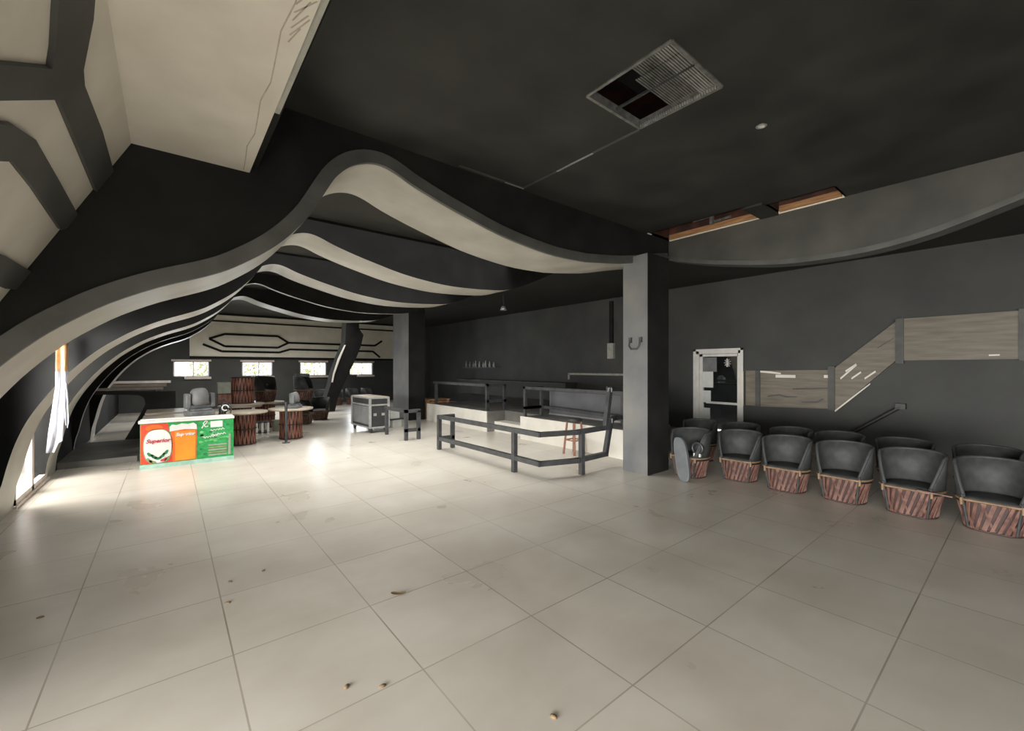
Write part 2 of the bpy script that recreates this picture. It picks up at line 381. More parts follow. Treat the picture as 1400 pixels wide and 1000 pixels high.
# slanted fin before the far wall
fin = [on_y(u, v, 16.0) for u, v in ((474, 426.5), (491, 428.5), (491, 450), (497, 458), (494, 472), (487, 490), (478, 508), (470, 526), (462, 545), (458, 562.2), (438, 563.1), (446, 545), (452, 526), (455, 512), (463, 490), (472, 468))]
o = struct(MB().prism(fin, lambda a, b, d: (a, d, b), 16.0, 16.5).build('trim_10', M['black']))
fl = [on_y(u, v, 15.98) for u, v in ((471, 472), (472.5, 472), (463.5, 494), (457.2, 512), (455, 523), (453.4, 523), (455.5, 511), (462, 491))]
MB().prism(fl, lambda a, b, d: (a, d, b), 15.96, 16.0).build('edge_strip', M['pale'], o)  # pale strip painted as light along the fin's left edge
# left sloped panelling near the camera
def SX(z): return -.2 - (3.13-z)*.51
def slope(u, v, off=0.0):
    x, y, z = ray(u, v)
    k = (-.2 - (3.13-EYE)*.51) / (x - z*.51)
    return Vector((x*k, y*k, EYE+z*k))
nrm = Vector((1, 0, -.51)).normalized()
lp = MB()
lp.prism([(-.2, 3.13), (SX(1.55), 1.55), (SX(1.55)-.1, 1.55), (-.32, 3.13)], lambda a, b, d: (a, d, b), -3.5, 3.868)
o = struct(lp.build('trim_11', M['cream']))
def beam(name, px, th=.022):
    pts = [slope(u, v) for u, v in px]; n = len(pts)
    lim = [Vector((p.x, min(p.y, 3.866), p.z)) for p in pts]
    vs = [p + nrm*.001 for p in lim] + [p + nrm*th for p in lim]
    fs = [tuple(range(n)), tuple(range(n, 2*n))] + [(i, i+n, (i+1) % n+n, (i+1) % n) for i in range(n)]
    MB().add(vs, fs).build(name, M['beam'], o)
beam('beam', [(72, -60), (124, -60), (119, 20), (106, 90), (108, 112), (134, 176), (156, 250), (146, 272), (128, 262), (100, 196), (72, 131), (-40, 131), (-40, 78), (62, 88), (66, 60)])
beam('beam', [(-40, 160), (10, 166), (40, 186), (72, 240), (114, 312), (98, 326), (78, 312), (40, 256), (8, 216), (-40, 214)])
beam('beam', [(-40, 332), (0, 347), (56, 382), (60, 410), (54, 413), (0, 392), (-40, 376)])
# flat cream soffit and its edge strip
o2 = struct(MB().box(-.24, .49, -3.5, 3.868, 3.13, 3.17).build('trim_12', M['cream']))
MB().box(.49, .525, -3.5, 2.9, 3.15, 3.17).build('edge_strip', M['steel_dull'], o2)
MB().box(.40, .54, -3.5, 3.868, 3.17, CEIL).build('fascia', M['black'], o2)
cr = MB()
pts = [(.40, y, 3.129) for y in (1.2, 1.6)]
cp = [(.385+.012*math.sin(i*2.1)+.004*i, 1.1+i*.21, 3.1295) for i in range(14)]
for a, b in zip(cp, cp[1:]): cr.bar(a, b, .006, .002)
for k in range(7):
    y = 1.9+.05*k; cr.bar((.41+.004*k, y, 3.1295), (.46+.01*(k % 3), y-.12-.03*(k % 2), 3.1295), .006, .002)
cr.build('crack', M['crack'], o2)
# ceiling details
t1 = struct(MB().box(3.255, 3.285, 2.22, 3.80, CEIL-.006, CEIL).box(2.38, 3.285, 3.80, 3.83, CEIL-.006, CEIL).build('trim_13', M['rim']))
struct(MB().box(3.258, 3.28, 2.75, 3.25, CEIL-.01, CEIL-.005).box(3.0, 3.28, 3.81, 3.825, CEIL-.01, CEIL-.005).build('trim_14', M['chrome']))
# hole linings: raw wood edge, dark interior with hanging bracket
hl = MB()
for h in holes[1:]:
    hl.box(h[1], h[1]+.02, h[2], h[3], CEIL+.0, CEIL+.4).box(h[0]-.02, h[0], h[2], h[3], CEIL, CEIL+.4)
    hl.box(h[0], h[1], h[3], h[3]+.02, CEIL, CEIL+.4).box(h[0], h[1], h[2]-.02, h[2], CEIL, CEIL+.4)
o = struct(hl.build('trim_15', M['dark_wood']))
e = MB()
for h in holes[1:]: e.box(h[1]-.05, h[1]-.002, h[2]+.02, h[3]-.02, CEIL+.0, CEIL+.075)
e.build('plank', M['wood'], o)
e = MB()
for h in holes[1:]: e.box(h[1]-.012, h[1]+.015, h[2], h[3]-(.0 if h[2] > 2 else .0), CEIL-.012, CEIL+.02)
e.box(5.9, 6.0, 3.83, 3.85, CEIL-.012, CEIL)
e.build('broken_edge', M['pale'], o)
MB().box(5.95, 6.54, 2.2, 2.43, CEIL-.03, CEIL-.001).build('cover_board', M['ceil'], o)
MB().box(6.18, 6.24, 2.95, 2.99, CEIL-.02, CEIL+.5).bar((6.2, 2.97, CEIL), (6.45, 2.8, CEIL+.1), .03).bar((6.0, 3.15, CEIL+.02), (6.2, 2.97, CEIL+.1), .03).build('hanger', M['galv'], o)

# ------------------------------------------------------------------ doors
def glass_door():
    X = XL
    f = MB()
    for y0, y1 in ((7.24, 8.06), (8.06, 8.93)):
        for y in (y0, y1-.05): f.box(X-.05, X+.01, y, y+.05, .03, 2.12)
        f.box(X-.05, X+.01, y0, y1, .03, .1).box(X-.05, X+.01, y0, y1, 2.05, 2.12)
    f.box(X-.08, X+.03, 7.21, 8.95, 0, .035).box(X-.08, X+.03, 7.21, 8.95, 2.12, 2.16)
    o = struct(f.build('door_1', M['ledge']))
    for y0, y1 in ((7.24, 8.06), (8.06, 8.93)): MB().box(X-.03, X-.02, y0+.05, y1-.05, .1, 2.05).build('pane', M['glass'], o)
    return o
glass_door()
def right_door():
    f = MB(); X0, X1 = XR-.05, XR+.08
    ya, yb = 4.32, 5.50
    f.box(X0, X1, yb-.12, yb, 0, 2.05).box(X0, X1, ya, ya+.1, 0, 2.05).box(X0, X1, ya, yb, 1.95, 2.05)
    f.box(X0-.02, X0, yb-.05, yb+.02, 0, 2.07).box(X0-.02, X0, ya-.02, ya+.04, 0, 2.07).box(X0-.02, X0, ya-.02, yb+.02, 2.02, 2.07)
    o = struct(f.build('door_2', M['white']))
    l = MB()
    l.box(X0+.03, X1-.02, yb-.2, yb-.13, .02, 1.94).box(X0+.03, X1-.02, ya+.11, ya+.13, .02, 1.94).box(X0+.03, X1-.02, ya+.11, yb-.13, 1.88, 1.94).box(X0+.01, X1-.02, ya+.11, yb-.3, .70, .75)
    l.build('leaf_frame', M['white'], o)
    MB().box(X0+.06, X0+.065, ya+.12, yb-.15, .05, 1.9).build('pane', M['dark_glass'], o)
    MB().box(X0-.03, X0-.005, ya-.03, ya+.04, .7, 1.52).build('side_strip', M['pale'], o)
    s = MB(); s.box(X0+.045, X0+.055, yb-.46, yb-.2, 1.10, 1.5).box(X0+.045, X0+.055, yb-.4, yb-.2, .72, 1.02).box(X0+.045, X0+.055, yb-.38, yb-.2, .30, .58)
    s.build('paper_sheet', M['paper'], o)
    MB().box(X0+.045, X0+.053, yb-.55, yb-.2, 1.5, 1.86).build('poster', M['grey_panel'], o)
    MB().box(XR+.5, XR+.55, 3.6, 6.4, 0, 2.6).build('lobby_panel', M['dark_panel'], o)
    d = MB()
    for k in range(9):
        a = k*2*PI/9; d.bar((X0+.04, 4.68, 1.72), (X0+.04, 4.68+.08*math.cos(a), 1.72+.1*math.sin(a)), .028, .01)
    d.build('round_sticker', M['chrome'], o)
right_door()

# ------------------------------------------------------------------ stair parapet on the right wall
sp = thing('stair_parapet', 'stepped grey wood stair parapet panels with black posts on the right wall', 'parapet', (XR-.10, 1.5, .7))
def wallpoly(name, px, m, d0, d1, label=None):
    poly = [on_x(u, v, XR-.08) for u, v in px]
    o = MB().prism([(a-1.5, b-.7) for a, b in poly], lambda a, b, d: (d, a, b), d0, d1).build(name, m, sp)
    return o
wallpoly('panel', [(1020, 507), (1034, 507), (1034, 555), (1020, 554)], M['slab'], 0, .085)
wallpoly('panel', [(1040, 507), (1133, 506), (1133, 559), (1040, 556)], M['slab'], 0, .085)
wallpoly('panel', [(1142, 503), (1225, 440), (1225, 493), (1142, 562)], M['slab'], 0, .085)
wallpoly('panel', [(1236, 436), (1393, 425), (1393, 491), (1236, 493)], M['slab'], 0, .085)
for px in ([(1034, 507), (1040, 507), (1040, 556), (1034, 555)], [(1133, 501), (1142, 501), (1142, 562), (1133, 560)], [(1225, 437), (1236, 435), (1236, 497), (1225, 497)], [(1393, 423), (1404, 422), (1404, 494), (1393, 493)]):
    wallpoly('post', px, M['rim'], -.04, .09)
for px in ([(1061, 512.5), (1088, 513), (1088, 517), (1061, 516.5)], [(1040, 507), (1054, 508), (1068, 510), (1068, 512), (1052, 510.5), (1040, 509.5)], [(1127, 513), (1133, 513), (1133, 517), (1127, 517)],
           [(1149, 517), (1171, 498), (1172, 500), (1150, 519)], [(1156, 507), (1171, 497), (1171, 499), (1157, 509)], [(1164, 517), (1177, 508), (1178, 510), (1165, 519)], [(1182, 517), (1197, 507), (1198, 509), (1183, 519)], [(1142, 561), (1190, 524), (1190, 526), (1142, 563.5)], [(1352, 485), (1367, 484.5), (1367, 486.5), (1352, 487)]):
    wallpoly('light_streak', px, M['pale'], -.006, .01)  # pale strips imitate streaks of light on the boards
for px in ([(1084, 531), (1133, 530), (1133, 532), (1084, 533)], [(1050, 541), (1066, 539), (1076, 542), (1090, 542), (1090, 543.5), (1075, 543.5), (1066, 541), (1050, 543)], [(1096, 549), (1118, 549), (1124, 545), (1128, 546), (1119, 551), (1096, 551)], [(1200, 475), (1222, 462), (1222, 463.5), (1200, 477)]):
    wallpoly('groove', px, M['rim'], -.004, .01)
hr = thing('handrail', 'short black sloping handrail on the dark wall below the parapet', 'handrail', (XR-.1, 2.5, .9))
a = on_x(1146, 602, XR-.12); b = on_x(1232, 556, XR-.12)
MB().tube([(-.02, a[0]-2.5, a[1]-.9), (-.02, b[0]-2.5, b[1]-.9)], .035).build('rail', M['dark_panel'], hr)
MB().box(-.05, .1, b[0]-2.56, b[0]-2.42, b[1]-.95, b[1]-.85).build('bracket', M['dark_panel'], hr)

# ------------------------------------------------------------------ platform of the bar
PX0 = 6.15; PT = .5
pf = MB()
pf.box(PX0, XR, 8.55, 11.7, .0, PT).box(PX0, 7.55, 4.42, 7.25, 0, PT).box(7.55, XR, 6.25, 7.25, 0, PT).box(PX0+.55, XR, 7.25, 8.55, 0, PT)
pl = pf.build('trim_16', M['plat_top']); struct(pl)
MB().box(PX0-.02, PX0, 8.55, 11.7, 0, PT+.01).box(PX0-.02, PX0, 4.42, 7.25, 0, PT+.01).build('riser', M['white_riser'], pl)
MB().box(PX0+.22, PX0+.55, 7.25, 8.55, 0, .25).build('step', M['white_riser'], pl)
MB().box(PX0+.002, PX0+.55, 8.535, 8.55, .0, PT).build('cheek', M['plat_top'], pl)
# bar counter on the platform
bc = thing('bar_counter', 'long blue-grey bar counter on the raised platform along the back wall', 'bar counter', (7.2, 6.0, PT))
MB().box(-.2, .25, -1.35, 1.2, 0, .55).build('front_panel', M['bar_blue'], bc)
MB().box(-.28, .3, -1.4, 1.25, .55, .60).build('worktop', M['dark_panel'], bc)
MB().box(-.22, -.2, -1.35, 1.2, .0, .03).build('kick_rail', M['chrome'], bc)
bb = thing('back_bar', 'low dark back bar shelf against the far right wall', 'shelf', (10.3, 12.6, PT))
MB().box(-.25, .28, -3.0, 3.6, 0, .55).build('cabinet', M['wall'], bb)
MB().box(-.3, .28, -3.05, 3.65, .55, .6).build('worktop', M['band'], bb)

# ------------------------------------------------------------------ tubular steel railings
def railing(name, label, segs_top, segs_low, posts, w=.07, group='black steel bar railings', loc=(0, 0, 0)):
    t = thing(name, label, 'railing', loc, group=group)
    L = Vector(loc)
    def path(nm, pts):
        m = MB()
        for a, b in zip(pts, pts[1:]):
            a = Vector(a)-L; b = Vector(b)-L; d = (b-a).normalized()*w*.5
            m.bar(a-d, b+d, w)
        m.build(nm, M['metal_black'], t)
    path('top_rail', segs_top); path('lower_rail', segs_low)
    for x, y, z0, z1 in posts: MB().box(x-w/2-L.x, x+w/2-L.x, y-w/2-L.y, y+w/2-L.y, z0-L.z, z1-L.z).build('post', M['metal_black'], t)
    return t
H1, H0 = .64, .22
railing('steel_railing', 'long black steel railing on the tiled floor that bends up at the column', [(4.40, 7.30, H1), (4.10, 7.30, H1), (4.12, 4.44, H1), (4.7, 4.26, H1), (5.42, 4.30, H1), (5.56, 4.32, 1.24), (5.9, 4.6, 1.24), (6.28, 4.6, 1.24)],
        [(4.40, 7.30, H0), (4.10, 7.30, H0), (4.12, 4.44, H0), (4.7, 4.26, H0), (5.42, 4.30, H0), (5.58, 4.32, .74), (5.9, 4.5, .74), (6.1, 4.5, .74)],
        [(4.10, 7.30, 0, H1), (4.40, 7.30, 0, H1), (4.11, 5.0, 0, H1), (4.8, 4.25, 0, H1)], loc=(4.1, 5, 0))
railing('steel_railing', 'black steel railing with twin posts between flight case and white platform', [(4.04, 9.75, H1), (4.04, 8.66, H1), (4.34, 8.66, H1)], [(4.34, 8.66, H0), (4.04, 8.66, H0)],
        [(4.04, 8.66, 0, H1), (4.34, 8.66, 0, H1), (4.04, 9.72, 0, H1)], loc=(4.1, 8.7, 0))
railing('steel_railing', 'black steel railing on the platform edge in front of the bar counter', [(6.70, 7.16, PT+.65), (6.2, 7.16, PT+.65), (6.2, 4.25, PT+.65)], [(6.70, 7.16, PT+.2), (6.2, 7.16, PT+.2), (6.7, 7.16, PT+.2), (6.7, 4.6, PT+.14)],
        [(6.2, 7.16, PT, PT+.65), (6.70, 7.16, PT, PT+.65), (6.7, 4.9, PT, PT+.65)], w=.06, loc=(6.2, 6, PT))
railing('steel_railing', 'black steel railing on the platform beyond the step gap', [(6.86, 8.76, PT+.65), (6.3, 8.76, PT+.65), (6.3, 11.5, PT+.65)], [(6.86, 8.76, PT+.24), (6.3, 8.76, PT+.24)],
        [(6.3, 8.76, PT, PT+.65), (6.86, 8.76, PT, PT+.65), (6.3, 11.4, PT, PT+.65)], w=.07, loc=(6.3, 9, PT))

# ------------------------------------------------------------------ equipale barrel chair (front faces -X)
def make_chair():
    t = thing('barrel_chair', 'x', 'chair')
    n = 36; R0, R1 = .205, .255; HB = .30; FX = -.185
    def P(r, a, z): return (max(r*math.cos(a), FX - (r-.24)*.6), r*math.sin(a), z)   # barrel with a flattened front
    def wall(r0, z0, r1, z1, m, name):
        vs = [P(r, 2*PI*k/n, z) for r, z in ((r0, z0), (r1, z1)) for k in range(n)]
        MB().add(vs, [(k, (k+1) % n, n+(k+1) % n, n+k) for k in range(n)], 0, True).build(name, m, t)
    wall(R0-.016, .01, R1-.016, HB-.01, M['cedar_dark'], 'drum')
    lat = MB(); rr = random.Random(5)
    for k in range(26):
        a = 2*PI*k/26; b = a+.34
        A = Vector(P(R0, a, .015)); B = Vector(P(R1, b, HB-.015))
        lat.bar(A, B, .024 if k % 3 else .034, .010, up=(math.cos(a+.17), math.sin(a+.17), 0))
    for k in range(0, 26, 3):
        a = 2*PI*k/26
        lat.bar(P(R0-.008, a+.34, .015), P(R1-.008, a, HB-.015), .018, .008, up=(math.cos(a+.17), math.sin(a+.17), 0))
    lat.build('lattice', M['strip'], t)
    MB().tube([P(R0, 2*PI*k/n, .012) for k in range(n+1)], .010, 6, caps=False).build('base_hoop', M['cedar_dark'], t)
    MB().tube([P(R1+.008, 2*PI*k/n, HB-.005) for k in range(n+1)], .012, 6, caps=False).build('seat_hoop', M['tan'], t)
    vs = [P(r, 2*PI*k/n, z) for r, z in ((.01, HB+.03), (.15, HB+.028), (R1-.02, HB+.018), (R1, HB+.002), (R1-.03, HB-.03)) for k in range(n)]
    MB().add(vs, [(i*n+k, i*n+(k+1) % n, (i+1)*n+(k+1) % n, (i+1)*n+k) for i in range(4) for k in range(n)] + [tuple(range(n))], 0, True).build('seat', M['leather'], t)
    bk = MB(); m = 34; vs = []; fs = []; top = []
    for j in range(m+1):
        s = -1+2*j/m; a = s*math.radians(133)
        w = abs(s)
        zt = .672 - .05*w**2 if w < .74 else .645 - ((w-.74)/.26)**1.3*.33
        zt = max(zt, .315)
        h = max(0, min(1, (zt-HB)/.37))
        rb = R1+.006; rt = rb + .022*h
        for rr_, zz in ((rb, HB-.04), ((rb+rt)/2+.003, (HB+zt)/2), (rt, zt), (rt-.026, zt-.004), ((rb+rt)/2-.024, (HB+zt)/2), (rb-.028, HB+.0)):
            vs.append((rr_*math.cos(a), rr_*math.sin(a), zz))
        top.append(((rt-.012)*math.cos(a), (rt-.012)*math.sin(a), zt))
    for j in range(m):
        for k in range(6): fs.append((j*6+k, j*6+(k+1) % 6, (j+1)*6+(k+1) % 6, (j+1)*6+k))
    bk.add(vs, fs, 0, True); bk.add(vs[:6], [tuple(range(6))]); bk.add(vs[-6:], [tuple(range(6))])
    bk.build('backrest', M['leather'], t)
    MB().tube(top, .016, 8).build('arm_roll', M['leather'], t)
    for s in (-1, 1):
        a = s*math.radians(133)
        MB().tube([((R0+.01)*math.cos(a), (R0+.01)*math.sin(a), .02), ((R1+.012)*math.cos(a), (R1+.012)*math.sin(a), .34)], .012, 6).build('stake', M['leather'], t)
        MB().tube([((R1+.016)*math.cos(a), (R1+.016)*math.sin(a), .24), ((R1+.018)*math.cos(a), (R1+.018)*math.sin(a), .31)], .014, 6).build('lacing', M['tan'], t)
    return t
chair0 = make_chair()
GR = 'barrel chairs lined up along the right wall'
front = [(6.02, 3.20, -6, 'black barrel chair beside the column with a padded slab leaning on it'),
         (6.36, 2.64, 4, 'second black barrel chair from the column in the front row'),
         (6.30, 2.03, 2, 'third black barrel chair from the column in the front row'),
         (6.34, 1.43, -3, 'fourth black barrel chair from the column in the front row'),
         (6.34, .83, -6, 'fifth barrel chair from the column with a loose wood strip at its seat'),
         (6.30, .23, -4, 'nearest barrel chair with plain dark red base at the right photo edge')]
behind = [(7.2, 3.65, 8, 'barrel chair behind the one beside the column'),
          (7.25, 3.0, 3, 'back row barrel chair in front of the white framed door'),
          (7.3, 2.3, -4, 'back row barrel chair behind the third front chair'),
          (7.3, 1.7, 0, 'back row barrel chair behind the fourth front chair'),
          (7.25, 1.02, 6, 'back row barrel chair behind the fifth front chair'),
          (7.3, .32, -5, 'back row barrel chair behind the nearest front chair')]
first = True
for x, y, rz, lab in front+behind:
    c = chair0 if first else dup(chair0, (x, y, 0), group=GR)
    first = False
    c.location = (x, y, 0); c.rotation_euler = (0, 0, math.radians(rz)); c['label'] = lab; c['group'] = GR
    if lab.startswith('fifth'): fifth = c
# the loose strip on the fifth chair
MB().bar((-.235, -.10, .315), (-.225, -.36, .305), .022, .012).build('wood_strip', M['strip'], fifth)
# padded slab leaning on the first chair, and a black round lamp on that chair
sl = thing('padded_slab', 'slate grey rounded padded slab leaning against the barrel chair by the column', 'padded slab', (5.58, 3.06, 0), rot=(0, 0, 0))
pr = []
for k in range(24):
    a = 2*PI*k/24; pr.append((.10*math.copysign(abs(math.cos(a))**.7, math.cos(a)), (.30*math.copysign(abs(math.sin(a))**.6, math.sin(a))+.30)))
MB().prism(pr, lambda a, b, d: (d + b*.18, a + b*.25, b), 0, .06).build('pad', M['charcoal_pad'], sl, bevel=.012)
rl = thing('stage_lamp', 'black round stage lamp lying on the seat of the chair by the column', 'lamp', (5.98, 3.02, .325))
MB().tube([(-.10+.0*k, .075*math.cos(2*PI*k/20), .12+.075*math.sin(2*PI*k/20)) for k in range(21)], .022, 8, caps=False).build('ring', M['plastic_dark'], rl)
MB().lathe([(.001, 0), (.07, 0), (.085, .1), (.05, .14), (.001, .15)], 18, mat=Matrix.Translation((-.1, 0, .12)) @ Matrix.Rotation(PI/2, 4, 'Y')).build('housing', M['plastic_dark'], rl)
MB().box(-.12, -.02, -.05, .05, .0, .045).build('foot', M['paper'], rl)

# ------------------------------------------------------------------ stool in front of the platform
st = thing('bar_stool', 'round black bar stool with copper brown legs before the white platform', 'stool', (5.84, 5.36, 0))
MB().lathe([(.001, .66), (.13, .66), (.155, .645), (.155, .60), (.12, .585), (.001, .585)], 20).build('seat', M['dark_panel'], st)
for sx, sy in ((1, 1), (1, -1), (-1, 1), (-1, -1)):
    MB().tube([(sx*.135, sy*.135, 0), (sx*.09, sy*.09, .59)], .02, 8).build('leg', M['copper'], st)
m = MB(); q = [(.115, .115), (.115, -.115), (-.115, -.115), (-.115, .115), (.115, .115)]
for a, b in zip(q, q[1:]): m.bar((*a, .26), (*b, .26), .02)
m.build('stretcher', M['copper'], st)

# ------------------------------------------------------------------ beer counter
bx0, bx1, by0, by1 = -.353, .876, 8.79, 10.1
bt = thing('beer_counter', 'white portable bar counter with red, orange and green beer advert front', 'counter', (bx0, by0, 0))
W = bx1-bx0; Dp = by1-by0
MB().box(0, W, .02, .05, .02, .72).build('front_panel', M['green'], bt)
MB().box(0, .03, .05, Dp-.1, .0, .70).build('side_panel', M['dark_panel'], bt)
MB().box(W-.03, W, .05, Dp-.1, .0, .70).build('side_panel', M['dark_panel'], bt)
MB().box(-.02, W+.01, -.02, .16, .72, .755).build('front_edge', M['white'], bt)
MB().box(0, W, .16, Dp, .70, .735).build('worktop', M['tabletop'], bt)
MB().box(0, W, .16, .2, .735, .77).build('bar_lip', M['white'], bt)
MB().box(-.005, W+.005, .0, .03, .0, .065).build('bottom_strip', M['mint'], bt)
def art(name, poly, m, lay, fn=None):
    MB().prism(poly, lambda a, b, d: (a, d, b), .02-.0025*lay, .0205).build(name, m, ad)
ad = MB().box(.005, W-.02, .016, .02, .065, .705).build('advert_sheet', M['green'], bt)
zt, zb = .705, .075
art('red_field', [(.008, zb), (.40, zb), (.34, zt), (.008, zt)], M['red'], 3)
art('red_glow', [(.09+.11*math.cos(k*PI/8)+.08, .64+.05*math.sin(k*PI/8)) for k in range(16)], M['deep_orange'], 4)
# white oval label
oval = []
for k in range(36):
    a = 2*PI*k/36; c, s_ = math.cos(a), math.sin(a)
    oval.append((.215+.17*math.copysign(abs(c)**.75, c), .345+.265*math.copysign(abs(s_)**.8, s_)))
art('label_border', [(.215+(x-.215)*1.07, .345+(z-.345)*1.05) for x, z in oval], M['olive'], 4)
art('label_oval', oval, M['paper'], 5)
for cx, cz, rot, mm in ((.12, .22, -.7, 'dgreen'), (.165, .185, -.7, 'dgreen'), (.31, .235, .8, 'dgreen'), (.27, .19, .8, 'dgreen'), (.215, .155, 0, 'dgreen'), (.11, .13, -.9, 'olive'), (.33, .13, .9, 'olive'), (.29, .125, .5, 'script'), (.15, .105, -.5, 'olive')):
    pts = []
    for k in range(12):
        a = 2*PI*k/12; x, z = .05*math.cos(a), .022*math.sin(a)*(1+.3*math.sin(3*a)); pts.append((cx+x*math.cos(rot)-z*math.sin(rot), cz+x*math.sin(rot)+z*math.cos(rot)))
    art('hop_leaf', pts, M[mm], 6)
# beer glass
art('beer_glass_edge', [(.40, zb), (.705, zb), (.715, .60), (.37, .60)], M['deep_orange'], 4)
art('beer', [(.43, zb+.01), (.69, zb+.01), (.695, .56), (.425, .56)], M['orange'], 5)
foam = [(.36, .565), (.36, .64), (.39, .675), (.45, .665), (.52, .685), (.6, .67), (.67, .685), (.71, .65), (.715, .575), (.55, .59)]
art('beer_foam', foam, M['paper'], 6)
# green side with white script strokes, sticker and slats
art('sticker', [(.90, .585), (1.07, .585), (1.07, .69), (.90, .69)], M['paper'], 6)
def stroke(pts, w, m, lay=5):
    b = MB()
    for a, c in zip(pts, pts[1:]): b.bar((a[0], .02-.0022*lay, a[1]), (c[0], .02-.0022*lay, c[1]), .004, w)
    b.build('script_stroke', m, ad)
rs = random.Random(3)
stroke([(.78, .58), (.80, .62), (.84, .66), (.86, .69), (.83, .70), (.80, .66), (.83, .60), (.87, .61)], .014, M['paper'])
for x0, x1, z, h in ((.90, 1.10, .53, .02), (.80, .98, .42, .018), (.92, 1.12, .45, .022), (.82, 1.0, .36, .016), (.99, 1.16, .39, .018)):
    stroke([(x0+(x1-x0)*k/14, z+h*math.sin(k*2.2)*(.6+.4*rs.random())+.12*(x1-x0)*k/14) for k in range(15)], .01, M['paper'] if z > .4 else M['lime'])
for k in range(26):
    x, z = .76+rs.random()*.4, .12+rs.random()*.55
    if x > .86 and z < .3: continue
    pts = [(x+.028*math.cos(a)*(1+.4*math.cos(3*a)), z+.02*math.sin(a)) for a in [2*PI*i/9 for i in range(9)]]
    art('leaf_print', pts, M['lime' if k % 2 else 'dgreen'], 3)
for k in range(5): art('vent_line', [(.87, .105+k*.042), (1.13, .105+k*.042), (1.13, .127+k*.042), (.87, .127+k*.042)], M['olive' if k % 2 else 'bucket'], 6)
art('side_strip', [(1.15, .1), (1.185, .1), (1.185, .45), (1.16, .45)], M['bucket'], 6)
def text(body, size, x, z, m, shear=.3, ext=.002, lay=7):
    cu = bpy.data.curves.new('lettering', 'FONT'); cu.body = body; cu.size = size; cu.extrude = ext; cu.shear = shear; cu.align_x = 'CENTER'; cu.offset = .0025
    ob = bpy.data.objects.new('lettering', cu); ob.data.materials.append(m); col.objects.link(ob)
    dg = bpy.context.evaluated_depsgraph_get(); me = bpy.data.meshes.new_from_object(ob.evaluated_get(dg))
    bpy.data.objects.remove(ob)
    o = bpy.data.objects.new('lettering', me); col.objects.link(o); o.parent = ad; o.rotation_euler = (PI/2, 0, 0); o.location = (x, .02-.0025*lay, z)
    return o
text('Superior', .085, .215, .405, M['script']); text('Superior', .07, .56, .485, M['paper'])
# second counter behind it
tb = thing('side_table', 'cream topped table directly behind the beer advert counter', 'table', (.25, 10.95, 0))
MB().box(-.6, .45, -.5, .5, .70, .74).build('tabletop', M['tabletop'], tb)
for x in (-.55, .4):
    for y in (-.45, .45): MB().box(x-.03, x+.03, y-.03, y+.03, 0, .70).build('leg', M['dark_panel'], tb)

# ------------------------------------------------------------------ moving head stage lights
def moving_head():
    t = thing('moving_head_light', 'x', 'stage light')
    MB().box(-.19, .19, -.17, .17, 0, .09).box(-.15, .15, -.14, .14, .09, .13).build('base', M['plastic'], t, bevel=.015)
    yk = MB().box(-.16, .16, -.06, .06, .13, .19)
    for s in (-1, 1): yk.box(s*.19-.035, s*.19+.035, -.07, .07, .15, .40)
    for s in (-1, 1): yk.bar((s*.13, 0, .15), (s*.19, 0, .2), .12, .06, up=(0, 1, 0))
    yk.build('yoke', M['plastic'], t, bevel=.015)
    MB().lathe([(.001, -.15), (.08, -.15), (.125, -.11), (.135, 0), (.125, .10), (.10, .14), (.092, .14)], 20, mat=Matrix.Translation((0, 0, .33)) @ Matrix.Rotation(math.radians(-18), 4, 'X') @ Matrix.Scale(1.05, 4)).build('head', M['grey_panel'], t)
    MB().lathe([(.001, .125), (.094, .125)], 20, mat=Matrix.Translation((0, 0, .33)) @ Matrix.Rotation(math.radians(-18), 4, 'X') @ Matrix.Scale(1.05, 4)).build('lens', M['lens'], t)
    return t
mh = moving_head(); mh.location = (.43, 9.5, .735); mh.rotation_euler = (0, 0, .3); mh['label'] = 'large grey moving head stage light standing on the beer counter'; mh['group'] = 'moving head stage lights'
dup(mh, (2.19, 10.45, .70), (0, 0, 1.0), 'smaller looking dark moving head light on the round pedestal table', 'moving head stage lights', .72)
cb = MB()
for k in range(6):
    r = .045+.008*(k % 3)
    cb.tube([(.01*k-.02+r*math.cos(a)*1.1, r*math.sin(a)*.8, .02+.035*k+.01*math.sin(3*a)) for a in [2*PI*i/12 for i in range(13)]], .013, 6)
cb.tube([(.05, 0, .2), (.12, -.03, .1), (.1, -.06, .012)], .012, 6).tube([(-.03, .0, .2), (-.06, -.02, .26), (0, 0, .3), (.05, .02, .2)], .012, 6)
o = cb.build('cable_coil', M['plastic_dark'], loc=(.79, 9.5, .737)); tag(o, 'coil of black and white cable beside the large stage light', 'cable coil')
MB().tube([(.02+.05*math.cos(a), -.07, .12+.05*math.sin(a)) for a in [2*PI*i/12 for i in range(11)]], .012, 6).build('white_cable', M['paper'], o)

# ------------------------------------------------------------------ pedestal tables and pile at the back
def ped_table():
    t = thing('pedestal_table', 'x', 'table')
    MB().lathe([(.001, .69), (.45, .69), (.46, .675), (.45, .65), (.001, .65)], 28).build('tabletop', M['tabletop'], t)
    MB().lathe([(.22, .01), (.20, .33), (.22, .65)], 20).build('drum', M['cedar_dark'], t)
    l = MB()
    for k in range(20):
        a = 2*PI*k/20
        for d in (.35, -.35): l.bar((.232*math.cos(a), .232*math.sin(a), .01), (.226*math.cos(a+d), .226*math.sin(a+d), .65), .026, .012, up=(math.cos(a), math.sin(a), 0))
    l.build('lattice', M['cedar'], t)
    for z in (.02, .33, .63): MB().tube([(.238*math.cos(2*PI*k/20), .238*math.sin(2*PI*k/20), z) for k in range(21)], .013, 6, caps=False).build('hoop', M['cedar_dark'], t)
    return t
GT = 'round pedestal tables in the middle of the hall'
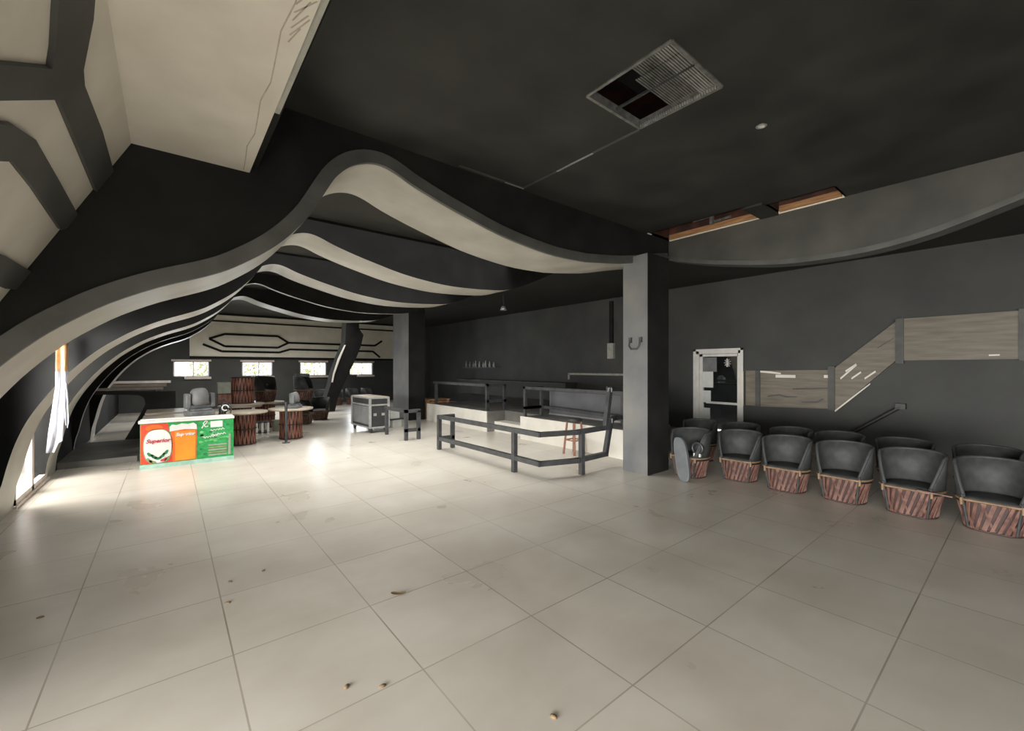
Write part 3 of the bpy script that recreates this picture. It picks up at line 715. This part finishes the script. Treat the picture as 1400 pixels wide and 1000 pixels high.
pt = ped_table(); pt.location = (1.2, 10.4, 0); pt['group'] = GT; pt['label'] = 'round cream topped table on cedar drum nearest the beer counter'
dup(pt, (2.15, 10.6, 0), (0, 0, .3), 'round cream topped table carrying the smaller stage light', GT)
dup(pt, (1.35, 12.15, 0), (0, 0, .2), 'round table at the back standing under an upturned table', GT)
dup(pt, (1.40, 12.15, 1.38), (PI, 0, .6), 'upturned cedar table with its drum in the air on another table', GT)
dup(pt, (2.0, 12.95, 0), (0, 0, .2), 'round table at the back with a black chair standing on it', GT)
GC = 'barrel chairs piled in the middle of the hall'
dup(chair0, (2.0, 12.95, .69), (0, 0, 2.2), 'black barrel chair standing on the back table in front of second window', GC)
dup(chair0, (3.0, 13.1, 0), (0, 0, 2.6), 'black barrel chair on the floor beside the back table', GC)
dup(chair0, (3.0, 13.1, .676), (0, 0, 2.6), 'black barrel chair stacked on top of the one beside the back table', GC)
dup(chair0, (3.62, 13.85, 0), (0, 0, 1.2), 'black barrel chair half hidden behind the stacked pair', GC)
po = MB().tube([(0, 0, 0), (0, 0, .86)], .028, 8).lathe([(.001, .02), (.07, .015), (.08, 0)], 16).build('iron_post', M['metal_black'], loc=(1.93, 9.98, 0))
tag(po, 'thin black iron post standing before the right pedestal table', 'post')
GF = 'dark barrel chairs heaped under the far windows'
k = 0
places = ['below the third far window', 'under the slanted black fin', 'right of the slanted fin', 'under the fourth far window', 'beside the fourth window near the corner']
for i, x in enumerate((4.2, 4.87, 5.54, 6.21, 6.88)):
    dup(chair0, (x, 18.7, 0), (0, 0, 1.2+.3*i), 'dark barrel chair on the floor ' + places[i], GF)
dup(chair0, (4.2, 18.7, .675), (0, 0, 1.2), 'dark barrel chair on top of another below the third far window', GF)
wbx = MB().box(-.13, .13, -.12, .12, 0, .012).box(-.13, .13, -.12, -.10, 0, .25).box(-.13, .13, .10, .12, 0, .25).box(-.13, -.11, -.10, .10, 0, .25).box(.11, .13, -.10, .10, 0, .25).box(-.13, .13, -.12, .12, .235, .25).build('wooden_box', M['cedar'], loc=(1.02, 12.1, .735))
tag(wbx, 'small reddish wooden box left of the upturned table drum', 'box')
gbx = MB().box(-.13, .13, -.11, .11, 0, .27).build('carton', M['bucket'], loc=(1.01, 12.1, .986), bevel=.008)
tag(gbx, 'pale grey carton sitting on the small reddish wooden box', 'carton')
bk = MB().lathe([(.001, 0), (.10, 0), (.125, .27), (.135, .28), (.12, .275), (.1, .02), (.001, .02)], 18).build('bucket', M['bucket'], loc=(2.12, 12.0, 0)); tag(bk, 'pale grey green plastic bucket between the pedestal tables', 'bucket')
cr = thing('white_crate', 'white slatted crate on the floor left of the grey bucket', 'crate', (1.75, 11.9, 0))
for y in (-.16, .16): 
    m = MB()
    for x in (-.14, -.02, .1): m.box(x, x+.05, y-.01, y+.01, .0, .28)
    m.build('slat_side', M['white'], cr)
MB().box(-.16, .17, -.17, .17, .02, .04).box(-.16, .17, -.17, .17, .26, .28).build('rack', M['dark_panel'], cr)

# ------------------------------------------------------------------ flight case, boxes, brown cabinet
fc = thing('flight_case', 'grey flight case with bright metal edges standing on castors', 'case', (3.79, 10.13, 0), rz=.04)
w, d, z0, z1 = .47, 1.15, .13, .86
MB().box(.0, w, .0, d, z0, z1).build('body', M['dark_panel'], fc)
MB().box(-.004, 0, .06, d-.06, z0+.08, z1-.22).build('grey_panel', M['grey_panel'], fc)
e = MB()
for x in (0, w):
    for y in (0, d): e.box(x-.025, x+.025, y-.025, y+.025, z0, z1+.01)
for z in (z0, z1-.18, z1-.01):
    for y in (0, d): e.box(0, w, y-.02, y+.02, z-.015, z+.02)
    for x in (0, w): e.box(x-.02, x+.02, 0, d, z-.015, z+.02)
e.build('edge_strip', M['chrome'], fc)
MB().box(-.01, w+.01, -.01, d+.01, z1+.005, z1+.02).build('lid', M['tabletop'], fc)
for x in (.12, .33): MB().box(x-.035, x+.035, -.02, .0, .42, .48).build('latch', M['chrome'], fc)
for x in (.05, w-.05):
    for y in (.06, d-.06): MB().tube([(x-.02, y, .05), (x+.02, y, .05)], .05, 12).box(x-.03, x+.03, y-.03, y+.03, .05, z0).build('castor', M['plastic_dark'], fc)
wb = MB().box(-.15, .15, -.15, .15, 0, .20).build('carton', M['paper'], loc=(4.72, 10.9, 0), bevel=.008, rot=(0, 0, .3))
tag(wb, 'white carton on the floor right of the flight case', 'carton')
wb2 = MB().box(-.14, .14, -.14, .14, 0, .17).build('carton', M['paper'], loc=(4.68, 10.9, .235), bevel=.008, rot=(0, 0, .2))
tag(wb2, 'upper white carton separated by a dark board from the one below', 'carton')
bd = MB().box(-.2, .22, -.2, .2, 0, .03).build('board', M['dark_panel'], loc=(4.70, 10.9, .202), rot=(0, 0, .25)); tag(bd, 'dark board lying between the two white cartons', 'board')
bkx = thing('brown_cabinet', 'small brown wooden cabinet at the far end of the white platform', 'cabinet', (6.2, 11.75, 0))
MB().box(0, .05, 0, .5, 0, .58).box(.7, .75, 0, .5, 0, .58).box(.05, .7, .02, .5, .04, .55).build('body', M['wood'], bkx)
MB().box(-.02, .78, -.01, .52, .58, .61).build('top', M['wood'], bkx)

# ------------------------------------------------------------------ drink ledges on the left
def ledge(lab, x1, Y, z, th, panel=None):
    t = thing('drink_ledge', lab, 'ledge', (XL, Y, 0), group='pale edged ledges along the left wall')
    MB().box(.0, x1-XL, 0, .35, z-th, z).build('board', M['dark_panel'], t)
    MB().box(.0, x1-XL+.01, -.02, .005, z-th, z+.01).build('edge_strip', M['ledge'], t)
    if panel:
        poly = [on_y(u, v, Y) for u, v in panel]
        MB().prism([(a-XL, b) for a, b in poly], lambda a, b, d: (a, d, b), .02, .06).build('support_panel', M['wall'], t)
    else:
        MB().box(x1-XL-.25, x1-XL-.2, .02, .3, 0, z-th).build('support_panel', M['wall'], t)
ledge('nearest and longest pale edged ledge by the left wall', -.11, 12.4, 1.155, .045, [(117, 535), (240, 535), (240, 603), (169, 604), (192, 566), (199, 553), (197, 545), (190, 540.5), (117, 540)])
ledge('middle pale edged ledge by the left wall', -.06, 14.4, 1.17, .06)
ledge('farthest pale edged ledge by the left wall', .03, 16.6, 1.20, .06)
lpz = struct(MB().box(XL, -.42, 9.6, 11.9, 0, .10).build('trim_17', M['plat_top']))

# ------------------------------------------------------------------ torn curtain strip hanging at the left
tc = thing('torn_curtain', 'torn white curtain strip hanging with brown top before the glass doors', 'curtain', (-.87, 6.3, 1.0))
def cloth(name, px, m, y, seed):
    poly = [on_y(u, v, y) for u, v in px]
    mb = MB(); rr = random.Random(seed)
    n = len(poly)//2; L_ = poly[:n]; R_ = poly[n:][::-1]; K = 6; vs = []; fs = []
    for (a, b), (c, d) in zip(L_, R_):
        for k in range(K+1):
            s_ = k/K; vs.append((a+(c-a)*s_+.87, .02*math.sin(s_*9+b*3)+rr.random()*.006, b+(d-b)*s_-1.0))
    for i in range(n-1):
        for k in range(K): fs.append((i*(K+1)+k, i*(K+1)+k+1, (i+1)*(K+1)+k+1, (i+1)*(K+1)+k))
    mb.add(vs, fs, 0, True); o = mb.build(name, m, tc)
    md = o.modifiers.new('thick', 'SOLIDIFY'); md.thickness = .004
cloth('header', [(77, 466), (77, 480), (77, 508), (92, 508), (93, 480), (93, 462)], M['foam'], 6.3, 1)
cloth('drape', [(77, 500), (76, 530), (71, 560), (66, 590), (63, 612), (62, 620), (74, 619), (80, 606), (86, 603), (88, 570), (92, 530), (92, 500)], M['cloth'], 6.3, 2)
cloth('tatter', [(86, 524), (87, 545), (88, 570), (89, 580), (92, 586), (94, 578), (93, 550), (91, 524)], M['cloth'], 6.28, 3)

# ------------------------------------------------------------------ ceiling and wall fittings
vg = thing('ceiling_grille', 'broken slatted metal ceiling grille with half its slats missing', 'grille', (2.9, 1.84, CEIL))
fr = MB()
for x in (-.355, .355): fr.box(x-.012, x+.012, -.36, .36, -.012, .06)
for y in (-.36, .36): fr.box(-.355, .355, y-.012, y+.012, -.012, .06)
fr.build('frame', M['galv'], vg)
for i in range(20):
    y = -.34+i*.0195
    for s, (xa, xb) in enumerate(((-.35, -.19), (-.18, .09), (.10, .35))):
        if i > 16 and s == 0: continue
        m = MB(); m.box(xa, xb, -.0065, .0065, -.002, .004, mat=Matrix.Translation((0, y, .02)) @ Matrix.Rotation(.5, 4, 'X'))
        m.build('slat', M['chrome' if i < 8 else 'galv'], vg)
m = MB()
for i in range(34): m.box(.33, .35, -.345+i*.0205, -.336+i*.0205, -.01, .01)
m.build('slat_clip', M['chrome'], vg)
MB().box(-.008, .008, -.35, .35, .012, .03).build('cross_bar', M['metal_black'], vg)
MB().box(-.36, .36, -.37, .37, .3, .32).build('duct_back', M['black'], vg)
dl = thing('ceiling_spotlight', 'tiny bright recessed spotlight in the black ceiling', 'spotlight', (4.05, 1.5, CEIL))
MB().lathe([(.045, -.012), (.03, -.014), (.028, .0)], 18).build('ring', M['chrome'], dl)
MB().lathe([(.001, -.004), (.029, -.006)], 18).build('lens', M['paper'], dl)
hk = MB(); ky = 3.78
hk.tube([(5.47, ky+.09, 2.02), (5.44, ky+.09, 1.93), (5.44, ky+.05, 1.88), (5.44, ky-.05, 1.88), (5.44, ky-.09, 1.93), (5.47, ky-.09, 2.02)], .013, 8).box(5.46, 5.5, ky+.07, ky+.11, 1.98, 2.06).box(5.46, 5.5, ky-.11, ky-.07, 1.98, 2.06)
tag(hk.build('wall_hook', M['metal_black']), 'black U shaped bracket on the light face of the column', 'bracket')
eb = thing('electrical_box', 'pale electrical box with conduit on the back wall left of the column', 'electrical box', (XR, 8.15, 2.1))
MB().box(-.1, 0, -.11, .11, -.22, .25).build('box', M['steel_dull'], eb)
MB().box(-.07, 0, -.06, .06, .25, 1.55).build('conduit', M['black'], eb)
cd = MB().box(XR-.055, XR-.006, 7.0, 9.95, 1.36, 1.42).box(XR-.055, XR-.006, 9.9, 9.96, 1.2, 1.42).build('conduit', M['steel_dull']); tag(cd, 'pale horizontal conduit running along the back wall behind the railing', 'conduit')
sh = MB().box(XR-.25, XR, 13.8, 16.4, 1.58, 1.62).build('wall_shelf', M['rim']); tag(sh, 'dark shelf on the back wall above the bar platform', 'shelf')
mbt = MB().lathe([(.001, 0), (.045, 0), (.048, .16), (.018, .21), (.016, .28), (.02, .285), (.001, .285)], 12)
b0 = mbt.build('bottle', M['bottle'])
for i in range(9):
    y = 14.1+i*.25+.04*(i % 3)
    o = b0 if i == 0 else b0.copy()
    if i: col.objects.link(o)
    o.location = (XR-.12, y, 1.62); o.scale = (1, 1, .75+.25*((i*7) % 3)/2)
    tag(o, 'small pale bottle in the row on the dark wall shelf', 'bottle', 'pale bottles on the wall shelf')
hl = thing('hanging_lamp', 'small broken lamp with bright metal hanging from the ceiling over the bar', 'lamp', (7.6, 9.75, CEIL))
MB().tube([(0, 0, 0), (0, 0, -.35)], .015, 6).build('rod', M['metal_black'], hl)
MB().lathe([(.001, -.33), (.05, -.34), (.1, -.46), (.095, -.46), (.001, -.4)], 14).build('lamp_shade', M['chrome'], hl)
# dead leaf and crumbs on the floor
lf = MB(); pts = [(.055*math.cos(a), .026*math.sin(a)*(1+.3*math.cos(2*a)), .006+.008*abs(math.cos(a))) for a in [2*PI*i/14 for i in range(14)]]
lf.add(pts+[(0, 0, .001)], [(i, (i+1) % 14, 14) for i in range(14)])
lx, ly = None, None
def on_floor(u, v):
    x, y, z = ray(u, v); k = -EYE/z; return x*k, y*k
o = lf.build('dead_leaf', M['leaf']); o.location = (*on_floor(545, 813), .001); o.rotation_euler = (0, 0, -.6); tag(o, 'curled brown dead leaf on a tile joint in the middle of the floor', 'leaf')
crumbs = [(55, 845), (360, 781), (315, 796), (523, 939), (474, 940), (757, 981), (311, 825), (860, 1020)]
cm = MB(); cm.lathe([(.001, 0), (.011, 0), (.012, .005), (.004, .01), (.001, .01)], 7, sx=1.6)
c0 = cm.build('dirt_crumb', M['leaf'])
labs = ['dark dirt crumb at the far left of the tile floor', 'dark dirt crumb on the tile below the beer counter', 'dark dirt crumb just left of another crumb in the tile row', 'dark dirt crumb in the foreground right of a tile joint', 'dark dirt crumb in the foreground left of another crumb', 'dark dirt crumb nearest the bottom edge of the photo', 'dark dirt crumb beside a long tile joint at left']
for i, (u, v) in enumerate(crumbs[:7]):
    o = c0 if i == 0 else c0.copy()
    if i: col.objects.link(o)
    o.location = (*on_floor(u, v), 0); o.rotation_euler = (0, 0, i); tag(o, labs[i], 'dirt', 'dirt crumbs on the floor')
# ------------------------------------------------------------------ outside
struct(MB().box(-14, -1.5, -6, 26, -.2, -.1).box(-14, 16, YF+.2, 34, -.2, -.1).build('ground', M['ground']))
def bush(x, y, lab, s=1.):
    rr = random.Random(int(x*10)); m = MB()
    for k in range(420):
        a = rr.random()*2*PI; r = (.2+.8*rr.random())*.9*s; z = .3+rr.random()*1.9*s
        p = Vector((r*math.cos(a), r*math.sin(a)*.6, z)); d = Vector((rr.uniform(-1, 1), rr.uniform(-1, 1), rr.uniform(-.5, 1))).normalized(); e_ = d.cross(Vector((rr.random(), rr.random(), 1))).normalized()
        m.add([p, p+d*.09+e_*.04, p+d*.2, p+d*.09-e_*.04], [(0, 1, 2, 3)])
    t = thing('shrub', lab, 'shrub', (x, y, -.1), group='sunlit shrubs outside the far windows')
    m.build('foliage', M['foliage'], t)
    s2 = MB()
    for k in range(5): s2.tube([(.05*k-.1, 0, 0), (.25*k-.5, .1*(k % 2), 1.2)], [.03, .015], 6)
    s2.build('stem', M['dark_wood'], t)
bush(wins[0]+.5, 22.5, 'pale sunlit shrub outside the leftmost far window', .8); bush(wins[1]+.1, 23, 'yellow green shrub outside the second far window'); bush(wins[2]+.3, 23.2, 'yellow green shrub outside the third far window'); bush(wins[3]+.3, 23, 'bright shrub outside the rightmost far window')

# ------------------------------------------------------------------ light
w = bpy.data.worlds.new('sky'); sc.world = w; w.use_nodes = True
bg = w.node_tree.nodes['Background']; bg.inputs['Color'].default_value = (1.0, .985, .95, 1); bg.inputs['Strength'].default_value = 2.0
def area(name, loc, target, sx, sy, power, color=(1, 1, 1), spread=180):
    l = bpy.data.lights.new(name, 'AREA'); l.shape = 'RECTANGLE'; l.size = sx; l.size_y = sy; l.energy = power; l.color = color; l.spread = math.radians(spread)
    o = bpy.data.objects.new(name, l); col.objects.link(o); o.location = loc
    o.rotation_euler = (Vector(target)-Vector(loc)).to_track_quat('-Z', 'Y').to_euler()
    return o
area('left_glazing_light', (-5.0, -.5, 1.0), (4, .6, .9), 8, 2.0, 1500, (1, .975, .93))
area('curtain_fill_light', (-2.1, 5.1, 1.45), (-.87, 6.3, 1.25), .7, .9, 36, (1, .99, .97), 50)  # unseen lamp, added to brighten the torn curtain
area('rear_fill_light', (-.5, -5.0, 2.0), (4.0, 8, .2), 4, 2.2, 90, (1, .985, .96))  # added fill lamp behind the camera; the rear is closed
area('glass_door_light', (-2.2, 8.1, 1.5), (1.5, 8.1, .1), 1.7, 1.8, 190, (1, .95, .88))
for i, x in enumerate(wins): area('far_window_light', (x, YF+.5, 1.7), (x, 14, .3), 1.0, .55, 50, (.9, .95, 1))

area('hall_fill_light', (3.0, 7.6, 3.70), (3.0, 7.6, 0), 4.2, 5.2, 230, (1, .985, .95), 95)  # added fill without a fitting, evens out the floor light
area('back_fill_light', (2.5, 16.6, 3.70), (2.5, 17.2, 0), 5, 4, 260, (1, .985, .95), 140)  # added fill without a fitting, lifts the far end
# ------------------------------------------------------------------ camera
cam = bpy.data.cameras.new('camera'); cam.sensor_width = 36; cam.lens = 36*F/1400; cam.shift_y = (CY-500)/1400; cam.clip_start = .05
co = bpy.data.objects.new('camera', cam); col.objects.link(co)
co.location = (0, 0, EYE); co.rotation_euler = (PI/2, 0, -math.radians(39.1)); sc.camera = co
sc.view_settings.view_transform = 'Standard'; sc.view_settings.look = 'None'; sc.view_settings.exposure = .14; sc.view_settings.gamma = 1.13
